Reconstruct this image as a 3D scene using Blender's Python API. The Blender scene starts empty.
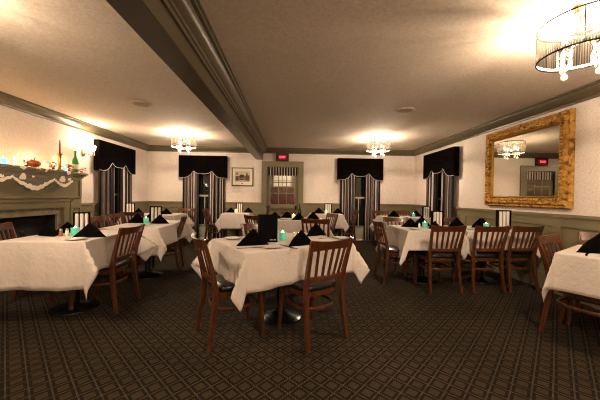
import bpy, bmesh, math, random
from mathutils import Vector, Matrix
random.seed(7)
PI = math.pi
C = bpy.context.scene.collection
def R(d): return math.radians(d)

# ------------------------------------------------------------------ materials
def mat(name, col, rough=0.5, metal=0.0, coat=0.0, emis=None, estr=0.0, spec=None, sheen=0.0):
    m = bpy.data.materials.new(name); m.use_nodes = True
    b = m.node_tree.nodes['Principled BSDF']
    b.inputs['Base Color'].default_value = (*col, 1)
    b.inputs['Roughness'].default_value = rough
    b.inputs['Metallic'].default_value = metal
    b.inputs['Coat Weight'].default_value = coat
    if spec is not None: b.inputs['Specular IOR Level'].default_value = spec
    if sheen: b.inputs['Sheen Weight'].default_value = sheen
    if emis:
        b.inputs['Emission Color'].default_value = (*emis, 1); b.inputs['Emission Strength'].default_value = estr
    return m
class NT:
    def __init__(s, m): s.m = m; s.t = m.node_tree; s.b = s.t.nodes['Principled BSDF']
    def n(s, typ, **k):
        o = s.t.nodes.new(typ)
        for a, v in k.items():
            if a.startswith('i_'):
                key = a[2:]; key = int(key) if key.isdigit() else key.replace('_', ' ')
                o.inputs[key].default_value = v
            else: setattr(o, a, v)
        return o
    def l(s, a, b): s.t.links.new(a, b)
    def math(s, op, a, b=None, clamp=False):
        o = s.t.nodes.new('ShaderNodeMath'); o.operation = op; o.use_clamp = clamp
        for i, v in enumerate((a, b)):
            if v is None: continue
            if isinstance(v, (int, float)): o.inputs[i].default_value = v
            else: s.l(v, o.inputs[i])
        return o.outputs[0]
    def ramp(s, fac, stops, interp='LINEAR'):
        o = s.t.nodes.new('ShaderNodeValToRGB'); cr = o.color_ramp; cr.interpolation = interp
        while len(cr.elements) < len(stops): cr.elements.new(0.5)
        for e, (p, c) in zip(cr.elements, stops): e.position = p; e.color = (*c, 1)
        s.l(fac, o.inputs[0]); return o.outputs[0]
    def mix(s, fac, a, b):
        o = s.t.nodes.new('ShaderNodeMix'); o.data_type = 'RGBA'
        if isinstance(fac, (int, float)): o.inputs[0].default_value = fac
        else: s.l(fac, o.inputs[0])
        for v, i in ((a, 6), (b, 7)):
            if isinstance(v, tuple): o.inputs[i].default_value = (*v, 1)
            else: s.l(v, o.inputs[i])
        return o.outputs[2]
    def coord(s, which='Object', scale=None, rot=None):
        o = s.t.nodes.new('ShaderNodeTexCoord').outputs[which]
        if scale or rot:
            mp = s.t.nodes.new('ShaderNodeMapping'); s.l(o, mp.inputs[0])
            if scale: mp.inputs['Scale'].default_value = scale
            if rot: mp.inputs['Rotation'].default_value = rot
            o = mp.outputs[0]
        return o
    def bump(s, h, strength=0.3, dist=0.01):
        o = s.t.nodes.new('ShaderNodeBump'); o.inputs['Strength'].default_value = strength; o.inputs['Distance'].default_value = dist
        s.l(h, o.inputs['Height']); s.l(o.outputs[0], s.b.inputs['Normal'])
    def noise(s, co, scale, detail=3, rough=.5):
        o = s.t.nodes.new('ShaderNodeTexNoise'); o.inputs['Scale'].default_value = scale; o.inputs['Detail'].default_value = detail
        o.inputs['Roughness'].default_value = rough
        s.l(co, o.inputs['Vector']); return o.outputs['Fac']

# wallpaper : pale with a faint scrolling pattern
M_wall = mat('wallpaper', (.6, .52, .46), .75)
t = NT(M_wall); co = t.coord()
wv = t.n('ShaderNodeTexWave', wave_type='RINGS', i_Scale=6.5, i_Distortion=14.0, i_Detail=2.0, i_Detail_Scale=3.2); t.l(co, wv.inputs[0])
nz = t.noise(co, 26, 4, .6)
f = t.math('ADD', t.math('MULTIPLY', wv.outputs['Fac'], .55), t.math('MULTIPLY', nz, .6))
t.l(t.ramp(f, [(.3, (.69, .595, .525)), (.55, (.73, .645, .575)), (.8, (.765, .685, .62))]), t.b.inputs['Base Color'])
t.bump(f, .15, .004)
# ceiling : swirled plaster
M_ceil = mat('ceiling_plaster', (.62, .53, .43), .85)
t = NT(M_ceil); co = t.coord()
v = t.n('ShaderNodeTexVoronoi', i_Scale=15.0); t.l(co, v.inputs['Vector'])
wv = t.math('SINE', t.math('MULTIPLY', v.outputs['Distance'], 90.0))
h = t.math('ADD', t.math('MULTIPLY', wv, .3), t.noise(co, 80, 3, .6))
t.bump(h, .4, .004)
t.l(t.ramp(t.noise(co, 45, 4, .65), [(.3, (.64, .54, .44)), (.7, (.80, .69, .57))]), t.b.inputs['Base Color'])
# carpet : diagonal lattice of dotted lines around tan tufted lozenges
M_carp = mat('carpet', (.05, .04, .03), 1.0, spec=.1)
t = NT(M_carp); co = t.coord('Object', rot=(0, 0, R(45)))
sp = t.n('ShaderNodeSeparateXYZ'); t.l(co, sp.inputs[0])
CELL = .098
def cellpos(ax):
    a = t.math('FRACT', t.math('DIVIDE', sp.outputs[ax], CELL)); return t.math('ABSOLUTE', t.math('SUBTRACT', a, .5))   # 0 centre, .5 at line
ax, ay = cellpos(0), cellpos(1)
mx = t.math('MAXIMUM', ax, ay)
patch = t.math('LESS_THAN', mx, .29)
line = t.math('GREATER_THAN', mx, .455)
vo = t.n('ShaderNodeTexVoronoi', i_Scale=130.0); t.l(co, vo.inputs['Vector'])
def fine(ax_, n): return t.math('SINE', t.math('MULTIPLY', sp.outputs[ax_], 2*PI*n/CELL))
dots = t.math('GREATER_THAN', t.math('MULTIPLY', fine(0, 7), fine(1, 7)), .12)
big = t.noise(co, 1.3, 3); fz = t.noise(co, 300, 2)
dark = (.016, .012, .008); tan = (.058, .043, .026); lt = (.125, .10, .072)
base = t.mix(patch, dark, t.mix(dots, (.038, .029, .018), tan))
base = t.mix(t.math('MULTIPLY', line, dots), base, lt)
sh = t.n('ShaderNodeHueSaturation'); t.l(base, sh.inputs['Color'])
t.l(t.math('ADD', t.math('MULTIPLY', big, .9), t.math('ADD', t.math('MULTIPLY', fz, 1.1), .0)), sh.inputs['Value'])
t.l(sh.outputs[0], t.b.inputs['Base Color'])
t.bump(t.math('ADD', fz, t.math('MULTIPLY', patch, .6)), .5, .004)

def painted(name, c, rough=.45):
    m = mat(name, c, rough); t = NT(m); co = t.coord()
    n = t.noise(co, 9, 3)
    t.l(t.mix(n, tuple(x*.88 for x in c), tuple(min(1, x*1.1) for x in c)), t.b.inputs['Base Color'])
    t.bump(t.noise(co, 70, 2), .08, .003); return m
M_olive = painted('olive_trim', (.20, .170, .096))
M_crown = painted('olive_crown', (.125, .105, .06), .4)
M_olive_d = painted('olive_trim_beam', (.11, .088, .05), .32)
M_marble = mat('marble_surround', (.3, .27, .18), .35)
t = NT(M_marble); co = t.coord(); br = t.n('ShaderNodeTexBrick', i_Scale=6.0); t.l(t.coord('Object', rot=(0, R(90), 0)), br.inputs[0])
t.l(t.ramp(t.noise(co, 14, 6, .7), [(.35, (.18, .15, .09)), (.6, (.30, .26, .17))]), t.b.inputs['Base Color'])
M_soot = mat('firebox_soot', (.012, .010, .009), .9)
def wood(name, c1, c2, rough=.28, coat=.4):
    m = mat(name, c1, rough, coat=coat); t = NT(m); co = t.coord('Object', scale=(9, 9, 1.3))
    t.l(t.ramp(t.noise(co, 7, 5, .6), [(.3, c1), (.7, c2)]), t.b.inputs['Base Color']); return m
M_wood = wood('mahogany', (.046, .014, .005), (.125, .040, .012))
M_leather = mat('black_leather', (.008, .008, .008), .3)
t = NT(M_leather); t.bump(t.noise(t.coord(), 120, 3), .15, .002)
M_cloth = mat('table_linen', (.56, .50, .45), .9)
t = NT(M_cloth); co = t.coord()
wk = t.noise(co, 7, 5, .55)
t.bump(t.math('ADD', wk, t.math('MULTIPLY', t.noise(co, 28, 3), .25)), .55, .02)
M_nap = mat('black_napkin', (.0035, .003, .0028), 1.0, spec=.04)
M_blackm = mat('black_cast_iron', (.01, .01, .01), .22, .3)
M_menu = mat('menu_cover', (.003, .003, .003), .7, spec=.06)
M_paper = mat('menu_paper', (.75, .70, .65), .6)
M_china = mat('white_china', (.78, .74, .68), .2, coat=.5)
M_steel = mat('cutlery', (.35, .33, .3), .25, 1.0)
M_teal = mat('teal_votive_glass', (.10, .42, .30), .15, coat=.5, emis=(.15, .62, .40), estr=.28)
M_flame = mat('candle_flame', (1, .8, .4), .5, emis=(1, .85, .55), estr=3.5)
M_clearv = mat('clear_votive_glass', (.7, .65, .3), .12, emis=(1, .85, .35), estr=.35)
M_amber = mat('amber_spice', (.25, .13, .03), .3, coat=.5)
M_salt = mat('salt_glass', (.75, .70, .6), .2, coat=.5)
M_velvet = mat('valance_velvet', (.0035, .0022, .002), 1.0, spec=.04)
M_pipe = mat('valance_piping', (.6, .55, .48), .6)
# striped drapes
M_drape = mat('striped_drape', (.05, .03, .03), .7)
t = NT(M_drape); uv = t.n('ShaderNodeUVMap'); sx = t.n('ShaderNodeSeparateXYZ'); t.l(uv.outputs[0], sx.inputs[0])
fr = t.math('FRACT', sx.outputs[0])
K = (.006, .004, .005); T_ = (.13, .095, .085); Cm = (.60, .51, .45); P = (.03, .018, .02)
t.l(t.ramp(fr, [(0, K), (.20, Cm), (.27, T_), (.42, P), (.50, Cm), (.56, K), (.72, T_), (.84, P), (.90, Cm), (.96, K)], 'CONSTANT'), t.b.inputs['Base Color'])
M_nine = mat('night_window_glass', (.012, .014, .013), .04, coat=.3)
M_sash = mat('window_sash_paint', (.42, .36, .26), .5)
M_sill = mat('cream_panel_paint', (.38, .36, .26), .5)
# glass pane
M_glass = bpy.data.materials.new('clear_pane'); M_glass.use_nodes = True
tt = M_glass.node_tree; tt.nodes.clear()
o_ = tt.nodes.new('ShaderNodeOutputMaterial'); mx_ = tt.nodes.new('ShaderNodeMixShader'); tr_ = tt.nodes.new('ShaderNodeBsdfTransparent'); gl_ = tt.nodes.new('ShaderNodeBsdfGlossy')
gl_.inputs['Roughness'].default_value = .03; mx_.inputs[0].default_value = .03
tt.links.new(tr_.outputs[0], mx_.inputs[1]); tt.links.new(gl_.outputs[0], mx_.inputs[2]); tt.links.new(mx_.outputs[0], o_.inputs[0])
# gilt frame
M_gold = mat('gilt_ornament', (.55, .30, .06), .45, .6)
t = NT(M_gold); co = t.coord()
v = t.n('ShaderNodeTexVoronoi', i_Scale=22.0, feature='SMOOTH_F1'); t.l(co, v.inputs['Vector'])
hh = t.math('ADD', v.outputs['Distance'], t.math('MULTIPLY', t.noise(co, 45, 4, .65), .7))
t.l(t.ramp(hh, [(.4, (.74, .45, .12)), (.95, (.50, .27, .06)), (1.15, (.22, .10, .02))]), t.b.inputs['Base Color'])
t.bump(t.math('MULTIPLY', hh, -1.0), 1.0, .03)
M_goldrim = mat('gilt_smooth_rim', (.42, .23, .05), .42, .8)
M_mirror = mat('mirror_silvering', (.82, .80, .74), .01, 1.0)
M_blackgloss = mat('black_picture_frame', (.01, .008, .007), .3)
M_mat_ = mat('picture_mount', (.72, .66, .52), .8)
M_print = mat('print_paper', (.50, .42, .31), .8)
M_ink = mat('print_ink', (.10, .07, .05), .8)
M_ink2 = mat('print_wash', (.28, .21, .15), .8)
M_exitbox = mat('exit_housing', (.03, .01, .01), .4)
M_exitpan = mat('exit_panel', (.10, .0, .005), .5, emis=(.5, .005, .02), estr=.22)
M_exitlet = mat('exit_letters', (.9, .1, .1), .5, emis=(1, .10, .13), estr=1.5)
M_chrome = mat('polished_chrome', (.7, .66, .6), .12, 1.0)
M_brass = mat('aged_brass', (.5, .32, .1), .3, 1.0)
M_bronze = mat('dark_bronze_wire', (.006, .004, .003), .7, 0, spec=.1)
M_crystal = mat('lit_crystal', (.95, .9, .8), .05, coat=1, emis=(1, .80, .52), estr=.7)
M_bulb = mat('glowing_bulb', (1, .9, .7), .3, emis=(1, .80, .52), estr=14)
M_capped = mat('sconce_glass', (1, .9, .7), .3, emis=(1, .78, .5), estr=9)
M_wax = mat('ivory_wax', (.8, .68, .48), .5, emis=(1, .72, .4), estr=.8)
M_burg = mat('burgundy_wax', (.16, .025, .02), .4)
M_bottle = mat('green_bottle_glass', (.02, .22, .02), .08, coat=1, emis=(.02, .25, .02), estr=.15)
M_dkbottle = mat('dark_bottle_glass', (.006, .008, .005), .08, coat=1)
M_leaf = mat('autumn_leaf', (.45, .14, .03), .6)
t = NT(M_leaf); t.l(t.ramp(t.noise(t.coord(), 16, 2), [(.38, (.35, .05, .02)), (.5, (.6, .22, .04)), (.6, (.6, .42, .12)), (.68, (.25, .22, .05))], 'CONSTANT'), t.b.inputs['Base Color'])
M_pump = mat('pumpkin_skin', (.55, .13, .03), .45)
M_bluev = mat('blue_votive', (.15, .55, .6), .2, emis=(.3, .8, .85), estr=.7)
M_fairy = mat('fairy_light', (1, .8, .5), .3, emis=(1, .75, .42), estr=40)
M_wire = mat('light_wire', (.7, .66, .55), .6)
# lace : open net with dense motifs and a dense hem
M_lace = bpy.data.materials.new('lace'); M_lace.use_nodes = True
t = NT(M_lace); t.b.inputs['Base Color'].default_value = (.85, .74, .62, 1); t.b.inputs['Roughness'].default_value = .9
uv = t.n('ShaderNodeUVMap'); sx = t.n('ShaderNodeSeparateXYZ'); t.l(uv.outputs[0], sx.inputs[0])
vo = t.n('ShaderNodeTexVoronoi', i_Scale=7.5, i_Randomness=.55); t.l(uv.outputs[0], vo.inputs['Vector'])
ang = t.noise(uv.outputs[0], 26, 1)
mot = t.math('LESS_THAN', t.math('ADD', vo.outputs['Distance'], t.math('MULTIPLY', ang, .45)), .60)
hem = t.math('GREATER_THAN', sx.outputs[2], .5)
edge = t.n('ShaderNodeAttribute', attribute_name='hem')
hem = t.math('GREATER_THAN', edge.outputs['Fac'], .80)
al = t.math('MAXIMUM', t.math('MAXIMUM', t.math('MULTIPLY', mot, .9), t.math('MULTIPLY', hem, .95)), .30)
t.l(al, t.b.inputs['Alpha'])
t.l(t.mix(t.math('MAXIMUM', mot, hem), (.34, .29, .23), (.92, .82, .70)), t.b.inputs['Base Color'])
# drum shade : strings of bronze-grey glass, half transparent
M_shade = bpy.data.materials.new('string_shade'); M_shade.use_nodes = True
tt = M_shade.node_tree; tt.nodes.clear(); 
class Q: pass
t = NT.__new__(NT); t.m = M_shade; t.t = tt; t.b = None
o_ = t.n('ShaderNodeOutputMaterial'); mx_ = t.n('ShaderNodeMixShader'); tr_ = t.n('ShaderNodeBsdfTransparent'); em = t.n('ShaderNodeEmission'); di = t.n('ShaderNodeBsdfTranslucent'); ad = t.n('ShaderNodeAddShader')
di.inputs['Color'].default_value = (.02, .016, .012, 1)
em.inputs['Color'].default_value = (1, .72, .45, 1)
em.inputs['Strength'].default_value = .06
uv = t.n('ShaderNodeUVMap'); sx = t.n('ShaderNodeSeparateXYZ'); t.l(uv.outputs[0], sx.inputs[0])
s1 = t.math('SINE', t.math('MULTIPLY', sx.outputs[0], 2*PI*110))
n1 = t.noise(uv.outputs[0], 1.0, 0); 
mp = t.n('ShaderNodeMapping'); t.l(uv.outputs[0], mp.inputs[0]); mp.inputs['Scale'].default_value = (42, .15, 1)
n1 = t.noise(mp.outputs[0], 1.0, 2)
fac = t.math('ADD', t.math('MULTIPLY', s1, .28), t.math('SUBTRACT', t.math('MULTIPLY', n1, 1.5), .22), True)
t.l(fac, mx_.inputs[0]); t.l(em.outputs[0], ad.inputs[0]); t.l(di.outputs[0], ad.inputs[1])
t.l(tr_.outputs[0], mx_.inputs[1]); t.l(ad.outputs[0], mx_.inputs[2]); t.l(mx_.outputs[0], o_.inputs[0])
M_disc = mat('ceiling_speaker_grille', (.52, .44, .35), .8)
M_redsofa = mat('red_upholstery', (.16, .012, .008), .6)
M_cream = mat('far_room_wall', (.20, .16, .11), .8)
M_dstripe = mat('door_valance_stripe', (.05, .03, .03), .8)
t = NT(M_dstripe); uv = t.n('ShaderNodeUVMap'); sx = t.n('ShaderNodeSeparateXYZ'); t.l(uv.outputs[0], sx.inputs[0])
t.l(t.ramp(t.math('FRACT', sx.outputs[0]), [(0, K), (.62, Cm)], 'CONSTANT'), t.b.inputs['Base Color'])

# ------------------------------------------------------------------ mesh helpers
def obj(name, bm, m, parent=None, smooth=False, loc=None):
    me = bpy.data.meshes.new(name); 
    bmesh.ops.recalc_face_normals(bm, faces=bm.faces)
    bm.to_mesh(me); bm.free()
    for x in (m if isinstance(m, (list, tuple)) else [m]): me.materials.append(x)
    if smooth:
        for p in me.polygons: p.use_smooth = True
        try: me.set_sharp_from_angle(angle=R(40))
        except Exception: pass
    o = bpy.data.objects.new(name, me); C.objects.link(o)
    if parent: o.parent = parent
    if loc: o.location = loc
    return o
def tag(o, label=None, cat=None, group=None, kind=None):
    if label: o['label'] = label
    if cat: o['category'] = cat
    if group: o['group'] = group
    if kind: o['kind'] = kind
    return o
def thing(name, label, cat, loc=(0, 0, 0), rz=0, group=None):
    o = bpy.data.objects.new(name, None); C.objects.link(o); o.empty_display_size = .1
    o.location = loc; o.rotation_euler = (0, 0, rz); return tag(o, label, cat, group)
def struct(name, bm, m, parent=None, **k):
    o = obj(name, bm, m, parent, **k)
    if not parent: o['kind'] = 'structure'
    return o
def dup(root, loc, rz, label=None, group=None):
    r = root.copy(); C.objects.link(r); r.location = loc; r.rotation_euler = (0, 0, rz)
    if label: r['label'] = label
    if group: r['group'] = group
    for ch in list(root.children):
        c = ch.copy(); C.objects.link(c); c.parent = r
        for g in list(ch.children):
            d = g.copy(); C.objects.link(d); d.parent = c
    return r
def BM(): return bmesh.new()
def box(bm, x0, x1, y0, y1, z0, z1, bev=0):
    vs = [bm.verts.new((x, y, z)) for x in (x0, x1) for y in (y0, y1) for z in (z0, z1)]
    idx = [(0, 1, 3, 2), (4, 6, 7, 5), (0, 4, 5, 1), (2, 3, 7, 6), (0, 2, 6, 4), (1, 5, 7, 3)]
    fs = [bm.faces.new([vs[i] for i in f]) for f in idx]
    if bev:
        es = set(e for f in fs for e in f.edges)
        bmesh.ops.bevel(bm, geom=list(es), offset=bev, segments=2, affect='EDGES')
    return bm
def loft(bm, rings, cap=True, closed=False):
    rv = [[bm.verts.new(p) for p in r] for r in rings]
    n = len(rv[0]); k = len(rv)
    for i in range(k if closed else k-1):
        a, b = rv[i], rv[(i+1) % k]
        for j in range(n): bm.faces.new((a[j], a[(j+1) % n], b[(j+1) % n], b[j]))
    if cap and not closed:
        bm.faces.new(rv[0][::-1]); bm.faces.new(rv[-1])
    return bm
def bar(bm, pts, w, h=None, up=(0, 1, 0), seg=None, closed=False):
    """rectangular (seg None) or round tube through points; w,h may be lists"""
    pts = [Vector(p) for p in pts]; n = len(pts); rings = []
    for i, p in enumerate(pts):
        if closed: d = pts[(i+1) % n]-pts[i-1]
        else: d = pts[min(i+1, n-1)]-pts[max(i-1, 0)]
        d.normalize(); u = Vector(up); u = (u-d*u.dot(d))
        if u.length < 1e-4: u = d.orthogonal()
        u.normalize(); s = d.cross(u)
        ww = w[i] if isinstance(w, (list, tuple)) else w
        hh = h if h is not None else ww
        hh = hh[i] if isinstance(hh, (list, tuple)) else hh
        if seg is None:
            c = .22
            q = [(-1, -1+c), (-1, 1-c), (-1+c, 1), (1-c, 1), (1, 1-c), (1, -1+c), (1-c, -1), (-1+c, -1)]
            rings.append([p+s*a*ww/2+u*b*hh/2 for a, b in q])
        else:
            rings.append([p+s*math.cos(2*PI*k/seg)*ww/2+u*math.sin(2*PI*k/seg)*hh/2 for k in range(seg)])
    return loft(bm, rings, closed=closed)
def lathe(bm, prof, seg=24, c=(0, 0, 0), cap=True):
    rings = [[(c[0]+r*math.cos(2*PI*k/seg), c[1]+r*math.sin(2*PI*k/seg), c[2]+z) for k in range(seg)] for r, z in prof]
    return loft(bm, rings, cap)
def sphere(bm, c, r, seg=10, rz=None):
    n = seg//2+1
    prof = [(max(r*math.sin(PI*i/n), .0004), -(rz or r)*math.cos(PI*i/n)) for i in range(n+1)]
    return lathe(bm, prof, seg, c)
def prism(bm, poly, z0, z1, f=lambda x, y, z: (x, y, z)):
    return loft(bm, [[f(x, y, z0) for x, y in poly], [f(x, y, z1) for x, y in poly]])

# ------------------------------------------------------------------ the room
XL, XR, YB, YF, H = -3.87, 3.43, 7.58, -2.6, 2.5
bm = BM(); box(bm, XL-.2, XR+.2, YF-.2, YB+.2, -.1, 0); struct('floor', bm, M_carp)
bm = BM(); box(bm, XL-.2, XR+.2, YF-.2, YB+.2, H, H+.1); struct('ceiling', bm, M_ceil)
def wall(name, axis, c, t, a0, a1, holes, m=M_wall):
    """wall slab on plane axis=c with thickness t outward, running a0..a1, with rectangular holes (a0,a1,z0,z1)"""
    bm = BM(); As = sorted({a0, a1, *[h[0] for h in holes], *[h[1] for h in holes]})
    for i in range(len(As)-1):
        x0, x1 = As[i], As[i+1]; mid = (x0+x1)/2
        hs = sorted([(h[2], h[3]) for h in holes if h[0] < mid < h[1]]); z = 0
        segs = []
        for h0, h1 in hs:
            if h0 > z: segs.append((z, h0))
            z = h1
        segs.append((z, H))
        for z0, z1 in segs:
            if axis == 'x': box(bm, min(c, c+t), max(c, c+t), x0, x1, z0, z1)
            else: box(bm, x0, x1, min(c, c+t), max(c, c+t), z0, z1)
    return struct(name, bm, m)
wallL = wall('wall_left', 'x', XL, -.15, YF, YB, [(5.76, 6.46, .04, 2.1)])
wallR = wall('wall_right', 'x', XR, .15, YF, YB, [(5.8, 6.5, .04, 2.1)])
DX0, DX1, DZ = -.66, .20, 2.0
wallB = wall('wall_back', 'y', YB, .15, XL-.15, XR+.15, [(-2.72, -1.98, .04, 2.1), (1.52, 2.26, .04, 2.1), (DX0, DX1, .02, DZ)])
bm = BM(); box(bm, XL-.15, XR+.15, YF-.15, YF, 0, H); struct('wall_front', bm, M_wall)

# crown moulding : swept profile (distance from wall, z)
CP = [(0, 2.36), (.018, 2.36), (.022, 2.385), (.05, 2.40), (.075, 2.435), (.10, 2.455), (.105, 2.475), (.13, 2.48), (.13, 2.5), (0, 2.5)]
def sweep(name, prof, fpt, a0, a1, m, parent=None):
    bm = BM(); loft(bm, [[fpt(d, a0, z) for d, z in prof], [fpt(d, a1, z) for d, z in prof]]); return struct(name, bm, m, parent, smooth=True)
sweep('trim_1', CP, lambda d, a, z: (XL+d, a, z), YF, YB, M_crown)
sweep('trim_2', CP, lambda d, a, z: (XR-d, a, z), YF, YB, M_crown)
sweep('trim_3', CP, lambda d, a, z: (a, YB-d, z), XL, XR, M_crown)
# boxed ceiling beam with crown on its right side
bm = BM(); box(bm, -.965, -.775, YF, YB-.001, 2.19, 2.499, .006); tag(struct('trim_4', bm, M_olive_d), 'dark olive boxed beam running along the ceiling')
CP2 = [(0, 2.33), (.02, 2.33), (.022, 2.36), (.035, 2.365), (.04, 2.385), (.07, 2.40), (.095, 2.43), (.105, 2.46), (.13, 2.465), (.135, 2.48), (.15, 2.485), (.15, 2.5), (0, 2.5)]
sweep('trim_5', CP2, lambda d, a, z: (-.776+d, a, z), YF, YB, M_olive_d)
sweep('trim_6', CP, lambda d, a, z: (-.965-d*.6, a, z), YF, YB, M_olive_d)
# wainscot: slab, stiles, chair rail, baseboard
RZ = 1.02
def wains(i, fpt, a0, a1, stiles, gaps=()):
    """fpt(d,a,z): d out of the wall"""
    segs = []; a = a0
    for g0, g1 in gaps: segs.append((a, g0)); a = g1
    segs.append((a, a1))
    bm = BM(); bm2 = BM(); bm3 = BM()
    def bx(b, d1, p, q, z0, z1):
        p0 = fpt(0, p, z0); p1 = fpt(d1, q, z1)
        box(b, min(p0[0], p1[0]), max(p0[0], p1[0]), min(p0[1], p1[1]), max(p0[1], p1[1]), z0, z1)
    for s0, s1 in segs:
        bx(bm, .012, s0, s1, 0, .97); bx(bm, .028, s0, s1, .86, .965); bx(bm, .028, s0, s1, .12, .22)
        ss = [s for s in stiles if s0+.05 < s < s1-.05]
        for s in [s0+.035, *ss, s1-.035]: bx(bm, .028, s-.045 if s not in (s0+.035,) else s0, s+.045 if s != s1-.035 else s1, .22, .86)
        bx(bm2, .05, s0, s1, .985, RZ); bx(bm2, .036, s0, s1, .962, .985)
        bx(bm3, .035, s0, s1, 0, .13)
    struct('trim_%d' % i, bm, M_olive); struct('trim_%d' % (i+1), bm2, M_olive)
    return struct('baseboard_' + {10: 'left', 12: 'right', 14: 'back'}[i], bm3, M_olive)
wains(10, lambda d, a, z: (XL+d, a, z), YF, YB, [-1.2, .2, 1.6, 5.3, 7.2], [(2.1, 5.0), (5.69, 6.53)])
wains(12, lambda d, a, z: (XR-d, a, z), YF, YB, [-1.6, -.3, .9, 2.1, 3.41, 4.28, 5.3, 7.2], [(5.73, 6.57)])
wains(14, lambda d, a, z: (a, YB-d, z), XL, XR, [-3.3, -1.2, 1.1, 2.9], [(-2.80, -1.90), (-.80, .34), (1.44, 2.34)])

# windows : frame, sash bars, glass, lower panel
def window(i, fpt, a0, a1):
    """fpt(d,a,z); d>0 into the room"""
    def bx(b, d0, d1, p, q, z0, z1):
        p0 = fpt(d0, p, z0); p1 = fpt(d1, q, z1)
        box(b, min(p0[0], p1[0]), max(p0[0], p1[0]), min(p0[1], p1[1]), max(p0[1], p1[1]), z0, z1)
    root = bpy.data.objects.new('window_%d' % i, None); C.objects.link(root); root['kind'] = 'structure'
    bm = BM(); w = .06
    bx(bm, -.12, .03, a0-.08, a0, 0.0, 2.2); bx(bm, -.12, .03, a1, a1+.08, 0.0, 2.2); bx(bm, -.12, .03, a0, a1, 2.1, 2.2)
    bx(bm, -.10, .0, a0, a1, .36, .40)
    obj('window_frame', bm, M_olive, root)
    bm = BM()
    bx(bm, -.09, -.05, a0, a1, 1.16, 1.21); bx(bm, -.09, -.05, a0, a0+.03, .4, 2.1); bx(bm, -.09, -.05, a1-.03, a1, .4, 2.1); bx(bm, -.09, -.05, (a0+a1)/2-.01, (a0+a1)/2+.01, .4, 1.16)
    obj('sash', bm, M_sash, root)
    bm = BM(); bx(bm, -.10, -.02, a0, a1, .03, .36); obj('window_panel', bm, M_sill, root)
    bm = BM(); bx(bm, -.082, -.076, a0, a1, .4, 2.1); obj('glass', bm, M_nine, root)
fL = lambda d, a, z: (XL+d, a, z); fR = lambda d, a, z: (XR-d, a, z); fB = lambda d, a, z: (a, YB-d, z)
window(1, fL, 5.76, 6.46); window(2, fB, -2.72, -1.98); window(3, fB, 1.52, 2.26); window(4, fR, 5.8, 6.5)

# door to the next room: frame, door leaf with nine panes, pleated valance
root = bpy.data.objects.new('door_1', None); C.objects.link(root); root['kind'] = 'structure'
bm = BM()
box(bm, -.80, DX0, YB-.035, YB+.15, 0, 2.15); box(bm, DX1, .34, YB-.035, YB+.15, 0, 2.15); box(bm, DX0, DX1, YB-.035, YB+.15, DZ, 2.15)
obj('door_frame', bm, M_olive, root)
bm = BM(); a, b = DX0, DX1; y0, y1 = YB+.03, YB+.07
box(bm, a, a+.10, y0, y1, .02, DZ); box(bm, b-.10, b, y0, y1, .02, DZ); box(bm, a+.1, b-.1, y0, y1, 1.88, DZ); box(bm, a+.1, b-.1, y0, y1, .82, .98)
box(bm, a+.1, b-.1, y0+.012, y1-.012, .02, .82); box(bm, a+.16, b-.16, y0, y1, .2, .72)
for k in (1, 2):
    x = a+.1+(b-a-.2)*k/3; box(bm, x-.012, x+.012, y0, y1, .98, 1.88)
    z = .98+.9*k/3; box(bm, a+.1, b-.1, y0+.002, y1-.002, z-.012, z+.012)
obj('door_leaf', bm, M_olive, root)
bm = BM(); box(bm, a+.1, b-.1, y0+.018, y0+.022, .98, 1.88); obj('door_glass', bm, M_glass, root)
bm = BM(); lathe(bm, [(.004, 0), (.025, .005), (.03, .03), (.02, .05), (.004, .055)], 12); 
hd = bm; bm = BM(); box(bm, a+.08, b-.08, y0-.075, y0-.045, .86, .915, .006); obj('push_bar', bm, M_olive, root)
bm = BM(); box(bm, a+.04, a+.09, y0-.08, y0, .84, .94, .01); box(bm, b-.09, b-.04, y0-.08, y0, .84, .94, .01); obj('push_bar_bracket', bm, M_blackm, root)
bm = hd; h = obj('door_handle', bm, M_brass, root, smooth=True); h.rotation_euler = (R(90), 0, 0); h.location = (b-.05, YB+.03, 1.12)
# pleated striped door valance
def pleat(name, fpt, a0, a1, z0, z1, amp, per, m, parent=None, ustripe=5.0, n=None, flare=0):
    bm = BM(); uvl = bm.loops.layers.uv.new('UVMap'); n = n or int((a1-a0)/.008); rows = 8
    g = []
    for i in range(n+1):
        s = i/n; col = []
        for j in range(rows+1):
            z = z0+(z1-z0)*j/rows; q = 1-j/rows
            wob = .25*math.sin(s*17+q*1.3)
            ph = 2*PI*(a0+(a1-a0)*s)/per+wob
            d = amp*(1+.35*q*flare)*(math.sin(ph)+.25*math.sin(2.3*ph+1))
            am = (a0+a1)/2; aa = am+(a0+(a1-a0)*s-am)*(1+flare*.06*q)
            col.append(bm.verts.new(fpt(d, aa, z)))
        g.append(col)
    for i in range(n):
        for j in range(rows):
            f = bm.faces.new((g[i][j], g[i+1][j], g[i+1][j+1], g[i][j+1]))
            for l, (p, q) in zip(f.loops, ((i, j), (i+1, j), (i+1, j+1), (i, j+1))):
                l[uvl].uv = (p/n*(a1-a0)*ustripe, q/rows)
    me = bpy.data.meshes.new(name); bm.to_mesh(me); bm.free(); me.materials.append(m)
    for p in me.polygons: p.use_smooth = True
    o = bpy.data.objects.new(name, me); C.objects.link(o)
    if parent: o.parent = parent
    return o
tag(pleat('door_valance', lambda d, x, z: (x, YB+.005-d, z), DX0+.04, DX1-.04, 1.76, 1.985, .012, .075, M_dstripe, None, 13.3), 'short pleated striped valance over the glazed door', 'valance')
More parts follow.
